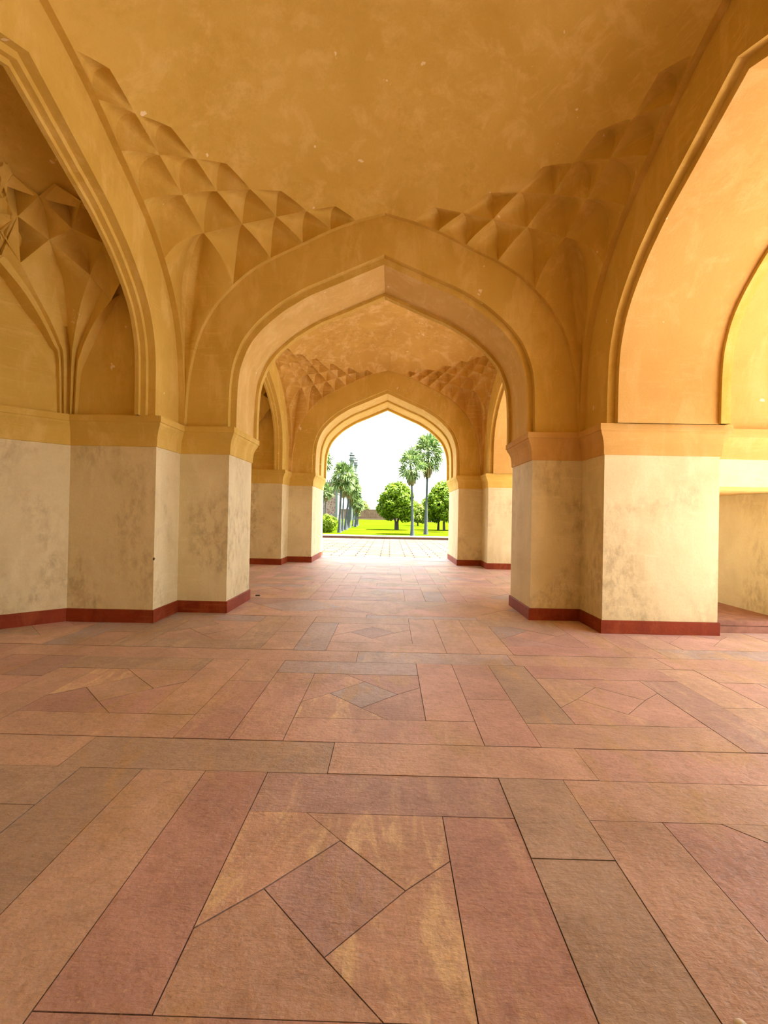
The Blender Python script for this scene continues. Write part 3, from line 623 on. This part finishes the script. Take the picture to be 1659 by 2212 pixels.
def niche(xc,z0,w,h,fm):
    mb=MB(); pts=[(-w,0),(w,0),(w,h*.62),(w*.75,h*.8),(0,h),(-w*.75,h*.8),(-w,h*.62)]
    mb.face([(xc+a,-.28,z0+c) for a,c in pts],0); o=[(a*1.22,c*1.07 if c else 0) for a,c in pts]
    for i in range(1,len(pts)): 
        a,b2=pts[i],pts[(i+1)%len(pts)]; c,d=o[i],o[(i+1)%len(pts)]; mb.face([(xc+a[0],-.34,z0+a[1]),(xc+b2[0],-.34,z0+b2[1]),(xc+d[0],-.34,z0+d[1]),(xc+c[0],-.34,z0+c[1])],1); mb.face([(xc+a[0],-.34,z0+a[1]),(xc+b2[0],-.34,z0+b2[1]),(xc+b2[0],-.1,z0+b2[1]),(xc+a[0],-.1,z0+a[1])],1)
    mb.build('arched_window',[fm,GWHITE],root)
niche(-.2,8.2,1.0,4.0,GDARK); niche(-4.5,8.2,1.0,4.0,GDARK); niche(-.6,3.1,1.1,4.2,GDARK); niche(-4.6,3.1,1.1,4.2,GDARK)
def minaret(loc,s,label):
    root=empty('minaret',loc,label,'minaret','white minarets over the palms')
    mb=MB(); mb.lathe([(1.45,0),(1.25,14),(1.15,22),(1.0,32)],n=16); mb.build('shaft',GWHITE,root)
    for z,rr in ((16.5,1.9),(25.2,1.75),(30.6,1.6)):
        mb=MB(); mb.lathe([(1.1,z-.9),(rr*.8,z-.35),(rr,z-.1),(rr,z),(rr,z+.12),(rr*.98,z+.12),(rr*.98,z+.7),(rr*.9,z+.7),(rr*.9,z+.1),(.9,z+.1)],n=16,smooth=False); mb.build('balcony',GWHITE,root)
    mb=MB()
    mb.lathe([(1.75,33.0),(1.8,33.1),(1.1,33.5),(1.05,33.7),(1.1,34.2),(.9,34.8),(.4,35.4),(.15,35.7),(.2,36.0),(.06,36.3),(.04,37.3),(0,37.4)],n=16)
    mb.build('cupola',GWHITE,root)
    for k in range(8):
        a=k*math.pi/4; mb=MB(); mb.tube([(1.05*math.cos(a),1.05*math.sin(a),30.6),(1.05*math.cos(a),1.05*math.sin(a),33.1)],.11,6); mb.build('pillar',GWHITE,root)
minaret((-20.0,240,-1.5),1,'nearer, taller looking white minaret above the left palm row')
minaret((-19.85,262,-1.5),1,'farther white minaret right behind the taller one')
# enclosing wall in three lengths
for x0,x1,lb in ((-40,-4,'weathered red sandstone garden wall behind the palm row'),(-4,30,'stretch of garden wall behind the round tree'),(30,80,'stretch of garden wall behind the two-trunked tree')):
    mb=MB(); mb.box(x0,x1,300,301.2,-1.5,4.6,0); mb.box(x0,x1,299.8,301.4,4.6,5.0,0)
    n=int((x1-x0)/3.4)
    for k in range(n):
        xc=x0+1.7+k*3.4; pts=[(-1.3,-.2),(1.3,-.2),(1.3,2.6),(.8,3.5),(0,4.0),(-.8,3.5),(-1.3,2.6)]
        for i in range(len(pts)):
            a,b2=pts[i],pts[(i+1)%len(pts)]; mb.face([(xc+a[0],299.85,a[1]),(xc+b2[0],299.85,b2[1]),(xc+b2[0]*.82,299.85,.15+b2[1]*.88),(xc+a[0]*.82,299.85,.15+a[1]*.88)],1)
    mb.box(x0,x1,296,297,-1.5,-.7,1)
    tag(mb.build('garden_wall',[WALLR,simple('wall_relief',(.18,.12,.085),.9)]),lb,'garden wall','lengths of the far garden wall')
root=empty('garden_pavilion',(17.5,230,-1.5),'small open garden pavilion seen between the right palm trunks','pavilion')
mb=MB(); mb.box(-6,6,-1,4,4.3,4.8); mb.build('roof',PALE,root)
for x in (-5,-2.5,0,2.5,5): mb=MB(); mb.box(x-.22,x+.22,-.7,-.26,0,4.3); mb.build('post',PALE,root)
mb=MB(); mb.box(-6,6,3.6,4,0,4.3); mb.build('back_wall',WALLR,root)

# ------------------------------------------------------------------ small loose things
mb=MB(); mb.tube([(-2.395,8.47,.012),(-2.36,8.475,.014),(-2.32,8.49,.012)],.012,6); tag(mb.build('iron_rod',IRON),'short dark iron rod on the floor behind the left pier','rod')
mb=MB(); mb.tube([(-3.15,6.272,.85),(-3.135,6.262,.85),(-3.127,6.262,.857),(-3.128,6.262,.868)],.004,6); mb.box(-3.160,-3.140,6.270,6.282,.838,.872); tag(mb.build('iron_hook',simple('grey_iron',(.16,.14,.10),.6)),'small iron hook on the edge of the left pier','hook')
mb=MB(); mb.lathe([(0,0),(.014,.002),(.02,.009),(.013,.016),(0,.018)],1.07,1.425,10); tag(mb.build('stone_chip',PEB),'white stone chip lying on the slabs at bottom right','stone chip')

# ------------------------------------------------------------------ light
w=bpy.data.worlds.new('sky'); S.world=w; w.use_nodes=True; t=w.node_tree; bg=t.nodes['Background']
tc=node(t,'ShaderNodeTexCoord'); sp=node(t,'ShaderNodeSeparateXYZ'); t.links.new(tc.outputs['Generated'],sp.inputs[0])
c=ramp(t,sp.outputs['Z'],.0,.14,(.80,.93,1,1),(1,.985,.96,1)); t.links.new(c,bg.inputs['Color']); bg.inputs['Strength'].default_value=.55
sun=bpy.data.lights.new('sun','SUN'); sun.energy=8.0; sun.angle=.01; sun.color=(1,.95,.86); so=bpy.data.objects.new('sun',sun); C.objects.link(so)
so.rotation_euler=Vector((.38,.05,.92)).to_track_quat('Z','Y').to_euler()
S.view_settings.view_transform='Standard'; S.view_settings.look='None'; S.view_settings.gamma=1; S.view_settings.use_curve_mapping=False; S.view_settings.exposure=2.93
S.cycles.max_bounces=14; S.cycles.diffuse_bounces=12; S.cycles.glossy_bounces=4; S.cycles.use_denoising=True; S.cycles.sample_clamp_indirect=0

# ------------------------------------------------------------------ camera
M=((.9997,.0132,.0194),(-.0193,-.0069,.9998),(-.0134,.9999,.0066))
r,u,f=(Vector(x).normalized() for x in M)
u=(u-r*u.dot(r)).normalized(); f=u.cross(r)
cam=bpy.data.cameras.new('camera'); co=bpy.data.objects.new('camera',cam); C.objects.link(co)
cam.sensor_fit='VERTICAL'; cam.sensor_height=36; cam.lens=1020*36/2212; cam.clip_end=2000; cam.clip_start=.05
co.matrix_world=Matrix(((r.x,u.x,-f.x,0),(r.y,u.y,-f.y,0),(r.z,u.z,-f.z,1.5),(0,0,0,1)))
S.camera=co
